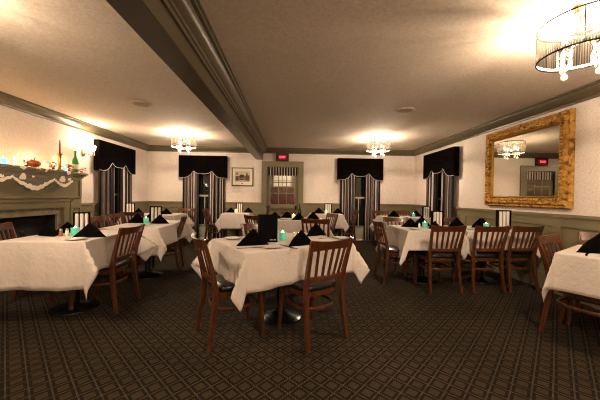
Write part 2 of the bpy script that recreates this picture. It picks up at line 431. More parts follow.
# room beyond the door
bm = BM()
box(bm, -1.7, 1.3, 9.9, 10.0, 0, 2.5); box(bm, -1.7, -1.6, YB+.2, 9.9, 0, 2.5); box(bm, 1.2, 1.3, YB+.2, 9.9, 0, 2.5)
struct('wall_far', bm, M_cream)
bm = BM(); box(bm, -1.7, 1.3, YB+.15, 10, -.1, -.001); struct('floor_far', bm, M_carp)
bm = BM(); box(bm, -1.7, 1.3, YB+.15, 10, 2.5, 2.6); struct('ceiling_far', bm, M_ceil)
rw = bpy.data.objects.new('window_5', None); C.objects.link(rw); rw['kind'] = 'structure'
bm = BM(); box(bm, -.64, .02, 9.86, 9.9, 1.52, 1.98)
obj('window_frame', bm, M_sash, rw)
bm = BM()
for k in range(2):
    for j in range(2): box(bm, -.60+k*.31, -.33+k*.31, 9.85, 9.87, 1.56+j*.2, 1.74+j*.2)
obj('window_panes', bm, mat('lit_far_pane', (.55, .5, .42), .4, emis=(1, .85, .65), estr=.22), rw)
sofa = thing('banquette', 'red upholstered bench seen through the glazed door', 'bench', (-.3, 9.2, 0))
bm = BM()
for k in range(5): box(bm, -.85+k*.36, -.52+k*.36, .12, .26, .45, 1.22, .03)
obj('backrest', bm, M_redsofa, sofa)
bm = BM(); box(bm, -.86, .95, -.35, .24, .3, .47, .04); obj('seat', bm, M_redsofa, sofa)
bm = BM(); box(bm, -.86, .95, -.3, .24, 0, .3); obj('base', bm, M_blackm, sofa)
cab = thing('far_cupboard', 'dark tall cupboard in the room behind the door', 'cupboard', (-.22, 9.70, 0)); cab.scale = (1.9, 1, .83)
bm = BM(); box(bm, -.22, .22, -.15, .15, 0, 1.8, .01); obj('carcass', bm, M_wood, cab)
for s in (-1, 1):
    bm = BM(); box(bm, min(s*.01, s*.21), max(s*.01, s*.21), -.17, -.15, .1, 1.75, .005); dr = obj('door', bm, M_wood, cab)
    bm = BM(); sphere(bm, (s*.03, -.18, .95), .012, 8); obj('knob', bm, M_brass, dr)

# valances and curtains
def valance(name, label, fpt, a0, a1, z0=1.66, z1=2.25, dep=.15):
    root = thing(name, label, 'valance', fpt(0, (a0+a1)/2, z1)); L = Vector(root.location)
    P = [(0, 0), (.11, 0), (.17, .015), (.22, .05), (.26, .095), (.29, .15), (.315, .178), (.34, .15), (.38, .115), (.44, .102), (.5, .10)]
    P = P+[(1-x, y) for x, y in P[:-1][::-1]]
    F = lambda d, a, z: tuple(Vector(fpt(d, a, z))-L)
    bm = BM(); t = .012
    # front board with scalloped foot
    for x0, x1 in zip(P[:-1], P[1:]):
        aa, ab = a0+(a1-a0)*x0[0], a0+(a1-a0)*x1[0]
        if ab-aa < 1e-5: continue
        loft(bm, [[F(dep, aa, z0+x0[1]), F(dep, ab, z0+x1[1]), F(dep, ab, z1), F(dep, aa, z1)], [F(dep-t, aa, z0+x0[1]), F(dep-t, ab, z0+x1[1]), F(dep-t, ab, z1), F(dep-t, aa, z1)]])
    for a_, b_ in ((a0, a0+t), (a1-t, a1)):
        loft(bm, [[F(0.04, a_, z0), F(dep-t, a_, z0), F(dep-t, a_, z1), F(0.04, a_, z1)], [F(.04, b_, z0), F(dep-t, b_, z0), F(dep-t, b_, z1), F(.04, b_, z1)]])
    loft(bm, [[F(.04, a0, z1-t), F(dep-t, a0, z1-t), F(dep-t, a1, z1-t), F(.04, a1, z1-t)], [F(.04, a0, z1), F(dep-t, a0, z1), F(dep-t, a1, z1), F(.04, a1, z1)]])
    obj('cornice_box', bm, M_velvet, root)
    bm = BM(); bar(bm, [F(dep+.002, a0+(a1-a0)*x, z0+y+.003) for x, y in P], .010, seg=6, up=(.3, .3, 1)); obj('piping', bm, M_pipe, root, smooth=True)
    bm = BM(); bar(bm, [F(.075, a0+.03, 2.18), F(.075, a1-.03, 2.18)], .02, seg=8, up=(0, 0, 1)); obj('curtain_rod', bm, M_bronze, root)
wins = [('left wall beside the fireplace', fL, 5.49, 6.74, .05), ('back wall left of the door', fB, -2.98, -1.72, .0), ('back wall right of the door', fB, 1.26, 2.5, .0), ('right wall beyond the gold mirror', fR, 5.47, 6.76, .05)]
for nm, fp, a0, a1, _ in wins:
    valance('window_valance', 'black box valance with scalloped piped edge on the ' + nm, fp, a0, a1)
    cw = (a1-a0)*.335
    for (c0, c1, sd) in ((a0+.09, a0+.09+cw, 0), (a1-.07-cw, a1-.07, 1)):
        fpc = (lambda d, a, z, fp=fp: fp(d+.095, a, z))
        if fp is fB: side = ('left', 'right')[sd]; lab = side + ' striped floor-length curtain of the window on the ' + nm
        else: lab = ('nearer', 'farther')[sd] + ' striped floor-length curtain of the window on the ' + nm
        tag(pleat('curtain', fpc, c0, c1, .03, 2.17, .030, .105, M_drape, None, 4.1 if fp is fB else 3.6, flare=1), lab, 'curtain', 'striped curtains at the windows')

# ------------------------------------------------------------------ fireplace on the left wall
fp = thing('fireplace_mantel', 'olive painted fireplace mantel with dark firebox on the left wall', 'fireplace', (XL+.03, 3.55, 0))
def FB(b, x0, x1, y0, y1, z0, z1, bev=0): box(b, x0-XL-.03, x1-XL-.03, y0-3.55, y1-3.55, z0, z1, bev)
Y0, Y1 = 2.16, 4.94; FX = -3.65
bm = BM()
FB(bm, XL+.03, FX, Y0, 2.62, 0, 1.5); FB(bm, XL+.03, FX, 4.53, Y1, 0, 1.5); FB(bm, XL+.03, FX, 2.62, 4.53, 1.0, 1.5)
obj('chimney_breast', bm, M_olive, fp)
bm = BM()   # moulded architrave & frieze panel
for a, b in ((2.50, 2.62), (4.53, 4.65)): FB(bm, FX, FX+.035, a, b, .0, 1.07, .005)
FB(bm, FX, FX+.035, 2.62, 4.53, .97, 1.07, .005); FB(bm, FX, FX+.05, 2.46, 2.5, 0, 1.1); FB(bm, FX, FX+.05, 4.65, 4.69, 0, 1.1); FB(bm, FX, FX+.05, 2.46, 4.69, 1.07, 1.10)
FB(bm, FX, FX+.02, Y0+.02, Y1-.02, 1.12, 1.15); FB(bm, FX, FX+.02, Y0+.02, Y1-.02, 1.42, 1.46); FB(bm, FX, FX+.02, Y0+.02, Y0+.06, 1.15, 1.42); FB(bm, FX, FX+.02, Y1-.06, Y1-.02, 1.15, 1.42)
for a, b in ((4.73, 4.90), (2.20, 2.42)):
    FB(bm, FX, FX+.018, a, b, .95, .975); FB(bm, FX, FX+.018, a, b, .2, .225); FB(bm, FX, FX+.018, a, a+.02, .225, .95); FB(bm, FX, FX+.018, b-.02, b, .225, .95)
obj('moulding', bm, M_olive, fp)
bm = BM(); FB(bm, FX-.04, FX-.01, 2.62, 2.75, 0, 1.0); FB(bm, FX-.04, FX-.01, 4.45, 4.54, 0, 1.0); FB(bm, FX-.04, FX-.01, 2.75, 4.45, .87, 1.0)
obj('hearth_surround', bm, M_marble, fp)
bm = BM(); FB(bm, XL+.03, XL+.04, 2.7, 4.50, 0, .9); FB(bm, XL+.03, FX-.04, 2.7, 2.75, 0, .9); FB(bm, XL+.03, FX-.04, 4.45, 4.50, 0, .9); FB(bm, XL+.03, FX-.04, 2.7, 4.50, .87, .9); FB(bm, XL+.03, FX+.25, 2.62, 4.5, 0.001, .03)
obj('firebox', bm, M_soot, fp)
bm = BM()
for y in (3.1, 3.9): bar(bm, [(.10, y-3.55, .03), (.16, y-3.55, .35), (.15, y-3.55, .55), (.16, y-3.55, .62)], .03, seg=8); sphere(bm, (.16, y-3.55, .65), .03, 8)
for k in range(4): bar(bm, [(.08+.02*k, -.6, .2+.06*k), (.1+.02*k, .6, .22+.06*k)], .09, seg=8)
obj('andirons_and_logs', bm, M_soot, fp)
bm = BM()
FB(bm, XL+.03, FX+.03, Y0-.02, Y1+.01, 1.46, 1.49); FB(bm, XL+.03, FX+.06, Y0-.03, Y1+.025, 1.49, 1.515); FB(bm, XL+.03, FX+.09, Y0-.05, Y1+.04, 1.515, 1.55, .006)
obj('mantel_shelf', bm, M_olive, fp)
MZ = 1.551
# lace runner
bm = BM(); uvl = bm.loops.layers.uv.new('UVMap'); 
def lace_drop(y):
    for c, w, d in ((4.445, .18, .25), (3.95, .31, .31), (3.33, .31, .26), (2.75, .27, .28), (2.35, .13, .2)):
        q = abs(y-c)/w
        if q < 1:
            return .15+(d-.15)*(1-q**1.6)+.016*abs(math.sin(5*PI*(y-c)/w/1.3))
    return .15
n = 200; ly0, ly1 = 2.2, 4.62; cols = []; hemvals = {}
xs = [(-3.75, None), (-3.6, None), (FX+.096, 0.0), (FX+.096, .12), (FX+.098, .4), (FX+.100, .7), (FX+.101, .82), (FX+.102, 1.0)]
hl = bm.verts.layers.float.new('hem')
for i in range(n+1):
    y = ly0+(ly1-ly0)*i/n; dr = lace_drop(y); col = []
    for (x, q) in xs:
        z = MZ+.003 if q is None else MZ+.003-dr*q
        v = bm.verts.new((x+.006*math.sin(y*30)*(q or 0), y, z)); v[hl] = (q or 0); col.append(v)
    cols.append(col)
for i in range(n):
    for j in range(len(xs)-1):
        f = bm.faces.new((cols[i][j], cols[i+1][j], cols[i+1][j+1], cols[i][j+1]))
        for l in f.loops: l[uvl].uv = (l.vert.co.y, l.vert.co.z-l.vert.co.x)
lace = bpy.data.meshes.new('lace_runner'); bm.to_mesh(lace); bm.free(); lace.materials.append(M_lace)
for p in lace.polygons: p.use_smooth = True
o = bpy.data.objects.new('lace_runner', lace); C.objects.link(o); tag(o, 'cream lace runner with scalloped edge hanging over the mantel shelf', 'runner')

MG = 'decorations on the mantel shelf'
LZ = MZ+.006
def cyl_candle(y, x, r, h, m, label, name='pillar_candle'):
    o = thing(name, label, 'candle', (x, y, LZ), 0, MG)
    bm = BM(); lathe(bm, [(r*.98, 0), (r, .004), (r, h-.004), (r*.9, h), (r*.8, h-.006), (.002, h-.006)], 20); obj('candle_body', bm, m, o, smooth=True)
    bm = BM(); lathe(bm, [(.002, h-.006), (.005, h+.005), (.006, h+.014), (.002, h+.028), (.0005, h+.034)], 8); obj('flame', bm, M_flame, o, smooth=True)
cyl_candle(3.77, -3.60, .048, .125, M_wax, 'tallest ivory pillar candle, left of the pumpkin on the mantel')
cyl_candle(4.16, -3.60, .05, .085, M_wax, 'squat ivory candle right of the pumpkin on the mantel')
cyl_candle(3.60, -3.62, .03, .07, M_bluev, 'pale blue glass votive at the left end of the visible mantel', 'glass_votive')
cyl_candle(4.52, -3.60, .025, .055, M_bluev, 'small blue glass votive beside the brass candlestick', 'glass_votive')
pk = thing('pumpkin', 'small orange-brown pumpkin on the mantel shelf', 'pumpkin', (-3.58, 3.97, LZ), 0, MG); pk.scale = (1.35, 1.35, 1.35)
bm = BM()
rings = []
for j in range(9):
    th = PI*j/8; rings.append([((.05*math.sin(th)+.002)*(1+.08*math.cos(8*a))*math.cos(a), (.05*math.sin(th)+.002)*(1+.08*math.cos(8*a))*math.sin(a), .037-.037*math.cos(th)) for a in [2*PI*k/32 for k in range(32)]])
loft(bm, rings); obj('pumpkin_body', bm, M_pump, pk, smooth=True)
bm = BM(); bar(bm, [(0, 0, .07), (.004, .003, .09), (.012, .006, .1)], .012, seg=6); obj('stem', bm, M_amber, pk)
def leaves(y, x, n, label, spread=.07):
    o = thing('leaf_garland', label, 'garland', (x, y, LZ), 0, MG)
    bm = BM()
    for k in range(n):
        cx, cy, cz = random.uniform(-.05, .05), random.uniform(-spread, spread), random.uniform(.012, .11)
        a = random.uniform(0, 2*PI); b = random.uniform(-.8, .8); L = random.uniform(.022, .042)
        u = Vector((math.cos(a), math.sin(a), b*.6)).normalized()*L; w = Vector((-math.sin(a), math.cos(a), random.uniform(-.6, .6))).normalized()*L*.6
        c = Vector((cx, cy, cz)); pts = [c-u, c-u*.2+w, c+u*.1+w*.5, c+u*.4+w*.7, c+u, c+u*.4-w*.7, c+u*.1-w*.5, c-u*.2-w]
        for p in pts: p.z = max(p.z, .003)
        cc = bm.verts.new(c+Vector((0, 0, .006))); vs = [bm.verts.new(p) for p in pts]
        for i in range(8): bm.faces.new((cc, vs[i], vs[(i+1) % 8]))
    tag(obj('leaves', bm, M_leaf, o), kind='stuff')
    bm = BM()
    for k in range(7): sphere(bm, (.012*math.sin(k*2.1), spread*.5*(k/3-1)*.35, .012+.004*(k % 2)), .011, 8)
    obj('berries', bm, M_burg, o, smooth=True)
leaves(3.88, -3.60, 14, 'upright spray of orange leaves left of the pumpkin', .05)
leaves(4.32, -3.60, 34, 'red and orange leaf garland left of the candlestick', .13)
leaves(4.62, -3.61, 34, 'autumn leaf cluster between candlestick and green bottle', .09)
leaves(4.87, -3.60, 14, 'sprig of orange leaves at the right end of the mantel', .05)
cs = thing('candlestick', 'brass candlestick with a tall burgundy taper on the mantel', 'candlestick', (-3.62, 4.45, LZ), 0, MG)
bm = BM(); lathe(bm, [(.045, 0), (.047, .01), (.026, .025), (.020, .05), (.026, .06), (.021, .08), (.019, .2), (.026, .215), (.019, .23), (.036, .255), (.038, .262), (.012, .265)], 20); obj('holder', bm, M_brass, cs, smooth=True)
bm = BM(); lathe(bm, [(.011, .262), (.010, .40), (.006, .47), (.002, .475)], 12); obj('taper_candle', bm, M_burg, cs, smooth=True)
gb = thing('wine_bottle', 'green glass bottle at the right end of the mantel', 'bottle', (-3.62, 4.76, LZ), 0, MG); gb.scale = (1.1, 1.1, 1.15)
bm = BM(); lathe(bm, [(.036, 0), (.04, .006), (.04, .14), (.034, .18), (.018, .215), (.014, .235), (.014, .29), (.017, .292), (.017, .305), (.012, .306)], 20); obj('glass_body', bm, M_bottle, gb, smooth=True)
bm = BM(); lathe(bm, [(.0405, .04), (.0405, .11)], 20, cap=False); obj('paper_label', bm, M_paper, gb, smooth=True)
sl = thing('string_lights', 'string of small warm white lights laid along the mantel', 'string lights', (-3.7, 3.55, LZ), 0, MG)
pts = [(.03*math.sin(y*9), y, .012+.012*abs(math.sin(y*14))) for y in [(-1.25+2.6*i/90) for i in range(91)]]
bm = BM(); bar(bm, pts, .004, seg=5, up=(0, 0, 1)); obj('wire', bm, M_wire, sl)
for k in range(4, 90, 5):
    bm = BM(); p = pts[k]; sphere(bm, (p[0], p[1], p[2]+.014), .009, 8, .013); obj('bulb', bm, M_fairy, sl, smooth=True)

# wall sconce : two glass shades with crystals
sc = thing('wall_sconce', 'lit two-arm crystal wall sconce between mantel and left window', 'wall lamp', (XL+.005, 5.27, 1.975))
bm = BM(); rings = [[(d, r*math.cos(a), 1.5*r*math.sin(a)) for a in [2*PI*k/20 for k in range(20)]] for d, r in ((0, .05), (.015, .05), (.025, .03), (.03, .005))]
loft(bm, rings); obj('backplate', bm, M_brass, sc, smooth=True)
for s in (-1, 1):
    bm = BM(); bar(bm, [(.02, 0, 0), (.07, s*.05, -.05), (.11, s*.10, -.02), (.11, s*.085, .03)], .010, seg=8, up=(0, 0, 1)); arm = obj('arm', bm, M_chrome, sc, smooth=True)
    bm = BM(); lathe(bm, [(.02, .03), (.045, .05), (.052, .09), (.055, .13), (.053, .13), (.04, .06), (.015, .04)], 20, (.11, s*.085, 0)); obj('glass_shade', bm, M_capped, arm, smooth=True)
    bm = BM(); sphere(bm, (.11, s*.085, .08), .022, 10); obj('bulb', bm, M_bulb, arm, smooth=True)
    for k in range(5):
        bm = BM(); a = 2*PI*k/5; x, y = .11+.035*math.cos(a), s*.085+.035*math.sin(a)
        lathe(bm, [(.002, .032), (.008, .02), (.003, .011), (.0075, 0), (.003, -.012), (.007, -.022), (.003, -.034), (.006, -.045), (.001, -.058)], 6, (x, y, 0))
        obj('crystal_drop', bm, M_crystal, arm)

# ------------------------------------------------------------------ mirror, picture, exit sign, ceiling speakers
mr = thing('wall_mirror', 'large mirror in a wide ornate gold frame on the right wall', 'mirror', (XR-.005, 3.965, 1.70))
def fr_part(name, prof, hw, hh, m, sm=True):
    bm = BM(); rings = []
    for sx, sz in ((-1, -1), (1, -1), (1, 1), (-1, 1)): rings.append([(-d, sx*(hw-i_), sz*(hh-i_)) for i_, d in prof])
    loft(bm, rings, closed=True); return obj(name, bm, m, mr, smooth=sm)
HW, HH = .735, .61
fr_part('outer_moulding', [(0, .0), (0, .045), (.012, .06), (.03, .055), (.035, .035), (.03, 0)], HW, HH, M_gold)
fr_part('carved_frame', [(.03, .0), (.03, .05), (.06, .075), (.10, .07), (.13, .045), (.13, 0)], HW, HH, M_gold)
fr_part('inner_rim', [(.13, .0), (.13, .045), (.142, .055), (.155, .045), (.16, .02), (.16, 0)], HW, HH, M_goldrim)
bm = BM()
def bead_line(a, b, nn):
    for k in range(nn):
        q = (k+.5)/nn; sphere(bm, (-.068-.004*(k % 2), a[0]+(b[0]-a[0])*q, a[1]+(b[1]-a[1])*q), .019, 6)
for i_, st in ((.065, .05), (.105, .042)):
    w_, h_ = HW-i_, HH-i_
    bead_line((-w_, -h_), (w_, -h_), int(2*w_/st)); bead_line((-w_, h_), (w_, h_), int(2*w_/st)); bead_line((-w_, -h_), (-w_, h_), int(2*h_/st)); bead_line((w_, -h_), (w_, h_), int(2*h_/st))
obj('carved_ornament', bm, M_gold, mr, smooth=True)
bm = BM(); box(bm, -.03, -.026, -(HW-.15), HW-.15, -(HH-.15), HH-.15); obj('mirror_glass', bm, M_mirror, mr)

pc = thing('framed_picture', 'small black-framed print with cream mount on the back wall', 'picture', (-1.32, YB-.003, 1.71))
def pb(b, x0, x1, z0, z1, d0, d1): box(b, x0, x1, -d1, -d0, z0, z1)
bm = BM(); w, h = .29, .25
for s in (-1, 1):
    pb(bm, min(s*w, s*(w-.022)), max(s*w, s*(w-.022)), -h, h, 0, .025); pb(bm, -w, w, min(s*h, s*(h-.022)), max(s*h, s*(h-.022)), 0, .025)
obj('frame', bm, M_blackgloss, pc)
bm = BM(); pb(bm, -w+.02, w-.02, -h+.02, h-.02, .002, .010); obj('mount', bm, M_mat_, pc)
bm = BM(); pb(bm, -.20, .20, -.13, .15, .010, .012); pr = obj('print', bm, M_print, pc)
bm = BM()
pb(bm, -.19, -.10, -.10, .02, .012, .013); pb(bm, -.09, .06, -.09, .0, .012, .013); pb(bm, .07, .19, -.10, .04, .012, .013); pb(bm, -.05, .0, .0, .05, .012, .013); pb(bm, .10, .14, .04, .10, .012, .013)
prism(bm, [(-.10, .0), (.07, .0), (.03, .06), (-.06, .06)], .012, .013, lambda x, y, z: (x, -z, y))
obj('printed_building', bm, M_ink, pr)
bm = BM(); pb(bm, -.19, .19, -.125, -.105, .012, .0125); pb(bm, -.03, .02, -.20, -.17, .010, .012); pb(bm, -.19, -.12, .05, .12, .012, .0125)
for k in range(5): pb(bm, -.075+k*.027, -.06+k*.027, -.06, -.03, .013, .0135)
obj('printed_wash', bm, M_ink2, pr)

ex = thing('exit_sign', 'red glowing EXIT sign in a dark box above the door', 'exit sign', (-.24, YB-.001, 2.255))
bm = BM(); box(bm, -.17, .17, -.07, 0, -.105, .105, .01); obj('housing', bm, M_exitbox, ex)
bm = BM(); box(bm, -.125, .125, -.074, -.07, -.07, .07); obj('panel', bm, M_exitpan, ex)
cu = bpy.data.curves.new('exit_letters', 'FONT'); cu.body = 'EXIT'; cu.size = .085; cu.extrude = .002; cu.offset = .003; cu.align_x = 'CENTER'; cu.align_y = 'CENTER'
fo = bpy.data.objects.new('exit_letters', cu); C.objects.link(fo); fo.parent = ex; fo.rotation_euler = (R(90), 0, 0); fo.location = (0, -.077, 0); cu.materials.append(M_exitlet)
bpy.context.view_layer.update()
_me = bpy.data.meshes.new_from_object(fo.evaluated_get(bpy.context.evaluated_depsgraph_get())); bpy.data.objects.remove(fo)
_me.name = 'exit_letters'
if not _me.materials: _me.materials.append(M_exitlet)
fo = bpy.data.objects.new('exit_letters', _me); C.objects.link(fo); fo.parent = ex; fo.rotation_euler = (R(90), 0, 0); fo.location = (0, -.077, 0)

for x, y, lab in ((-2.16, 4.05, 'round ceiling speaker left of the beam'), (1.67, 4.05, 'round ceiling speaker right of the beam')):
    o = thing('ceiling_speaker', lab, 'speaker', (x, y, H), 0, 'round ceiling speakers')
    bm = BM(); lathe(bm, [(.14, 0), (.142, -.006), (.128, -.016), (.105, -.018), (.102, -.012)], 32, cap=False); obj('trim_ring', bm, M_ceil, o, smooth=True)
    bm = BM(); lathe(bm, [(.104, -.009), (.06, -.016), (.001, -.018)], 32, cap=False); obj('grille', bm, M_disc, o, smooth=True)

# ------------------------------------------------------------------ chandeliers
def make_chandelier(loc, label):
    o = thing('chandelier', label, 'chandelier', loc, 0, 'drum chandeliers')
    bm = BM(); lathe(bm, [(.001, 0), (.030, 0), (.028, -.012), (.016, -.02), (.014, -.03), (.022, -.038), (.020, -.05), (.004, -.052)], 20, (-.14, -.09, 0)); bar(bm, [(-.14, -.09, -.045), (-.05, -.03, -.05), (0, 0, -.08)], .008, seg=8, up=(0, 0, 1)); obj('canopy', bm, M_brass, o, smooth=True)
    bm = BM(); lathe(bm, [(.001, -.08), (.075, -.085), (.085, -.092), (.06, -.10), (.02, -.11), (.008, -.12), (.008, -.15)], 24); obj('lamp_plate', bm, M_chrome, o, smooth=True)
    bm = BM()
    for k in range(2): a = k*PI/2+PI/4; bar(bm, [(-.25*math.cos(a), -.25*math.sin(a), -.046), (0, 0, -.075), (.25*math.cos(a), .25*math.sin(a), -.046)], .005, seg=6, up=(0, 0, 1))
    obj('spider', bm, M_bronze, o)
    # shade : seamless open drum with UVs
    bm = BM(); uvl = bm.loops.layers.uv.new('UVMap'); n = 72; r = .25; zt, zb = -.045, -.28
    a = [bm.verts.new((r*math.cos(2*PI*k/n), r*math.sin(2*PI*k/n), zt)) for k in range(n)]
    b = [bm.verts.new((r*math.cos(2*PI*k/n), r*math.sin(2*PI*k/n), zb)) for k in range(n)]
    for k in range(n):
        f = bm.faces.new((b[k], b[(k+1) % n], a[(k+1) % n], a[k]))
        for l, u in zip(f.loops, ((k/n, 0), ((k+1)/n, 0), ((k+1)/n, 1), (k/n, 1))): l[uvl].uv = u
    sh = obj('drum_shade', bm, M_shade, o, smooth=True)
    for z, m in ((zt, M_bronze), (zb, M_bronze)):
        bm = BM(); bar(bm, [(r*math.cos(2*PI*k/48), r*math.sin(2*PI*k/48), z) for k in range(48)], .011, seg=6, up=(0, 0, 1), closed=True); obj('rim', bm, m, sh, smooth=True)
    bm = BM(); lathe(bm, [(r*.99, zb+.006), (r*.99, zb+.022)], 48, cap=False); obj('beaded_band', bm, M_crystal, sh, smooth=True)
    for k in range(4):
        a = PI/4+k*PI/2
        bm = BM(); bar(bm, [(r*math.cos(a), r*math.sin(a), zt), (r*math.cos(a), r*math.sin(a), zb)], .005, seg=6); obj('upright_wire', bm, M_bronze, sh)
    for k in range(4):
        a = k*PI/2; x, y = .13*math.cos(a), .13*math.sin(a)
        bm = BM(); bar(bm, [(0, 0, -.15), (.5*x, .5*y, -.19), (x, y, -.235)], .010, seg=8, up=(0, 0, 1)); lathe(bm, [(.012, -.25), (.042, -.235), (.045, -.228), (.012, -.232)], 16, (x, y, 0)); arm = obj('lamp_arm', bm, M_chrome, o, smooth=True)
        bm = BM(); sphere(bm, (x, y, -.20), .014, 10, .026); obj('bulb', bm, M_bulb, arm, smooth=True)
        for q in range(5):
            b_ = 2*PI*q/5; xx, yy = x+.038*math.cos(b_), y+.038*math.sin(b_); ln = .075+.022*(q % 2)
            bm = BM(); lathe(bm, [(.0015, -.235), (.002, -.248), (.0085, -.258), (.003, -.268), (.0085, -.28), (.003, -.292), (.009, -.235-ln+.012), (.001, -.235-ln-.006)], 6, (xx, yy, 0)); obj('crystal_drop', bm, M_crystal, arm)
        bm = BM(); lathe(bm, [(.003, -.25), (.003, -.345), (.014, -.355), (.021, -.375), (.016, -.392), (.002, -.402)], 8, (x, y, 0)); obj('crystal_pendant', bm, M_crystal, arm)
    bm = BM(); lathe(bm, [(.008, -.14), (.016, -.15), (.012, -.165), (.003, -.18)], 12); obj('centre_stem', bm, M_chrome, o, smooth=True)
    return o
ch = make_chandelier((2.05, 1.90, H), 'crystal drum chandelier nearest the camera, cut off at the upper right')
dup(ch, (1.90, 6.0, H), R(10), 'small drum chandelier above the back right tables, in front of the right valance')
dup(ch, (-2.30, 6.0, H), R(150), 'drum chandelier at the back left, beside the beam')
dup(ch, (-2.36, 1.55, H), R(10), 'drum chandelier over the front left, beyond the picture edge')

# ------------------------------------------------------------------ chair (faces +Y, origin on the floor under the seat)
def make_chair():
    o = thing('dining_chair', 'x', 'chair')
    def outline(s, z, n=32):
        pts = []
        for k in range(n):
            a = 2*PI*k/n; c, q = math.cos(a), math.sin(a); e = .55
            x = math.copysign(abs(c)**e, c); y = math.copysign(abs(q)**e, q)
            w = .205+.015*y; pts.append((x*w*s, .0+y*.205*s+(.015*(1-x*x) if y > 0 else 0), z))
        return pts
    bm = BM(); loft(bm, [outline(.95, .432), outline(1.0, .442), outline(1.01, .455), outline(.97, .472), outline(.85, .482), outline(.5, .486), outline(.1, .486)]); obj('seat', bm, M_leather, o, smooth=True)
    bm = BM(); loft(bm, [outline(.93, .385), outline(.97, .39), outline(.97, .43), outline(.94, .433)]); obj('seat_frame', bm, M_wood, o, smooth=True)
    for s in (-1, 1):
        bm = BM(); bar(bm, [(s*.205, -.26, 0), (s*.197, -.235, .15), (s*.19, -.21, .33), (s*.188, -.205, .46), (s*.195, -.23, .6), (s*.202, -.268, .74), (s*.210, -.302,   .863)], [.03, .034, .038, .038, .034, .032, .03], [.032, .036, .042, .042, .034, .028, .024], up=(0, 1, 0)); obj('leg', bm, M_wood, o)
        bm = BM(); bar(bm, [(s*.185, .205, 0), (s*.175, .19, .2), (s*.168, .18, .40)], [.028, .034, .04], [.028, .034, .04]); obj('leg', bm, M_wood, o)
    n = 14
    def curve(z0, half, y0, bow, n=n): return [(half*(2*k/n-1), y0-bow*(1-(2*k/n-1)**2), z0) for k in range(n+1)]
    bm = BM(); rings = []
    for k in range(n+1):
        q = 2*k/n-1; x = .207*q; y = -.298-.035*(1-q*q); top = .866-.012*(1-q*q)+.0; bot = .778+.010*(1-q*q)
        rings.append([(x, y+.033, bot), (x, y+.011, top), (x, y-.011, top), (x, y+.013, bot)])
    loft(bm, rings); obj('top_rail', bm, M_wood, o, smooth=True)
    bm = BM(); bar(bm, curve(.545, .19, -.217, .026), .022, .04, up=(0, 0, 1)); obj('lower_rail', bm, M_wood, o)
    for k in range(5):
        q = (k-2)/2; x0 = .118*q; x1 = .140*q; b0 = -.217-.026*(1-(x0/.19)**2); b1 = -.276-.035*(1-(x1/.214)**2)
        bm = BM(); bar(bm, [(x0, b0, .55), ((x0+x1)/2, (b0+b1)/2+.004, .66), (x1, b1, .797)], .024, .011, up=(0, 1, 0)); obj('slat', bm, M_wood, o)
    bm = BM(); pts = []
    for k in range(36):
        a = 2*PI*k/36; c, q = math.cos(a), math.sin(a); e = .7
        pts.append((math.copysign(abs(c)**e, c)*.178, math.copysign(abs(q)**e, q)*.185-.01, .285))
    bar(bm, pts, .018, .028, up=(0, 0, 1), closed=True); obj('stretcher_ring', bm, M_wood, o, smooth=True)
    return o
CG = 'wooden dining chairs'
chairs = [  # x, y, facing degrees, label
 (-.49, 2.42, 30, 'slat-back wooden chair on the left side of the table nearest the camera'),
 (.175, 2.43, 123.5, 'dark slat-back chair in front of the table nearest the camera, back to us'),
 (-.24, 3.18, -57, 'orange-lit chair on the far side of the middle front table'),
 (-1.98, 3.0, 180, 'slat-back chair at the right end of the table by the fireplace'),
 (-2.83, 3.16, 22, 'chair at the left picture edge in front of the fireplace'),
 (-2.0, 4.44, 192, 'chair on the right side of the second table on the left'),
 (-2.60, 4.22, 0, 'nearer of two chairs on the left side of the second table on the left'),
 (-2.75, 4.92, 0, 'farther of two chairs on the left side of the second table, by the curtain'),
 (-3.05, 5.70, 90, 'dark chair in front of the back left corner table'),
 (-2.62, 6.78, -90, 'orange-lit chair behind the back left corner table, near the wall'),
 (-1.84, 7.0, 0, 'chair seen side-on left of the back table, against the striped curtain'),
 (-.86, 7.05, 180, 'chair right of the back window table, beside the door frame'),
 (-.46, 5.02, 45, 'chair at the left corner of the table in front of the door'),
 (.47, 4.50, 72, 'chair in front of the table facing the door, back to us'),
 (.56, 5.42, 200, 'chair on the right side of the table facing the door'),
 (-.10, 5.92, -90, 'chair on the far side of the table facing the door'),
 (1.38, 7.0, 180, 'chair seen side-on right of the back table, against the right curtain'),
 (2.30, 6.72, -90, 'left of two chairs behind the back right corner table'),
 (2.85, 6.75, -90, 'right of two chairs behind the back right corner table'),
 (1.56, 3.97, 0, 'chair at the left end of the two joined tables on the right'),
 (1.96, 3.66, 92, 'leftmost of three chairs with their backs to us along the right tables'),
 (2.54, 3.68, 91, 'middle of three chairs with their backs to us along the right tables'),
 (3.01, 3.72, 97, 'third chair with its back to us along the right tables, beneath the mirror'),
 (1.82, 4.42, -90, 'chair on the far side of the joined right tables, behind the teal candle'),
 (2.78, 4.52, -90, 'lit chair on the far side of the right tables, below the left mirror edge'),
 (2.58, 2.27, -64, 'chair tucked under the table at the right picture edge, post toward us'),
 (2.95, 2.50, -147, 'chair cut off by the right picture edge, behind the black napkin'),
]
proto = make_chair()
for i, (x, y, a, lab) in enumerate(chairs):
    if i == 0: c = proto; c.location = (x, y, 0); c.rotation_euler = (0, 0, R(a-90)); c['label'] = lab; c['group'] = CG
    else: dup(proto, (x, y, 0), R(a-90), lab, CG)

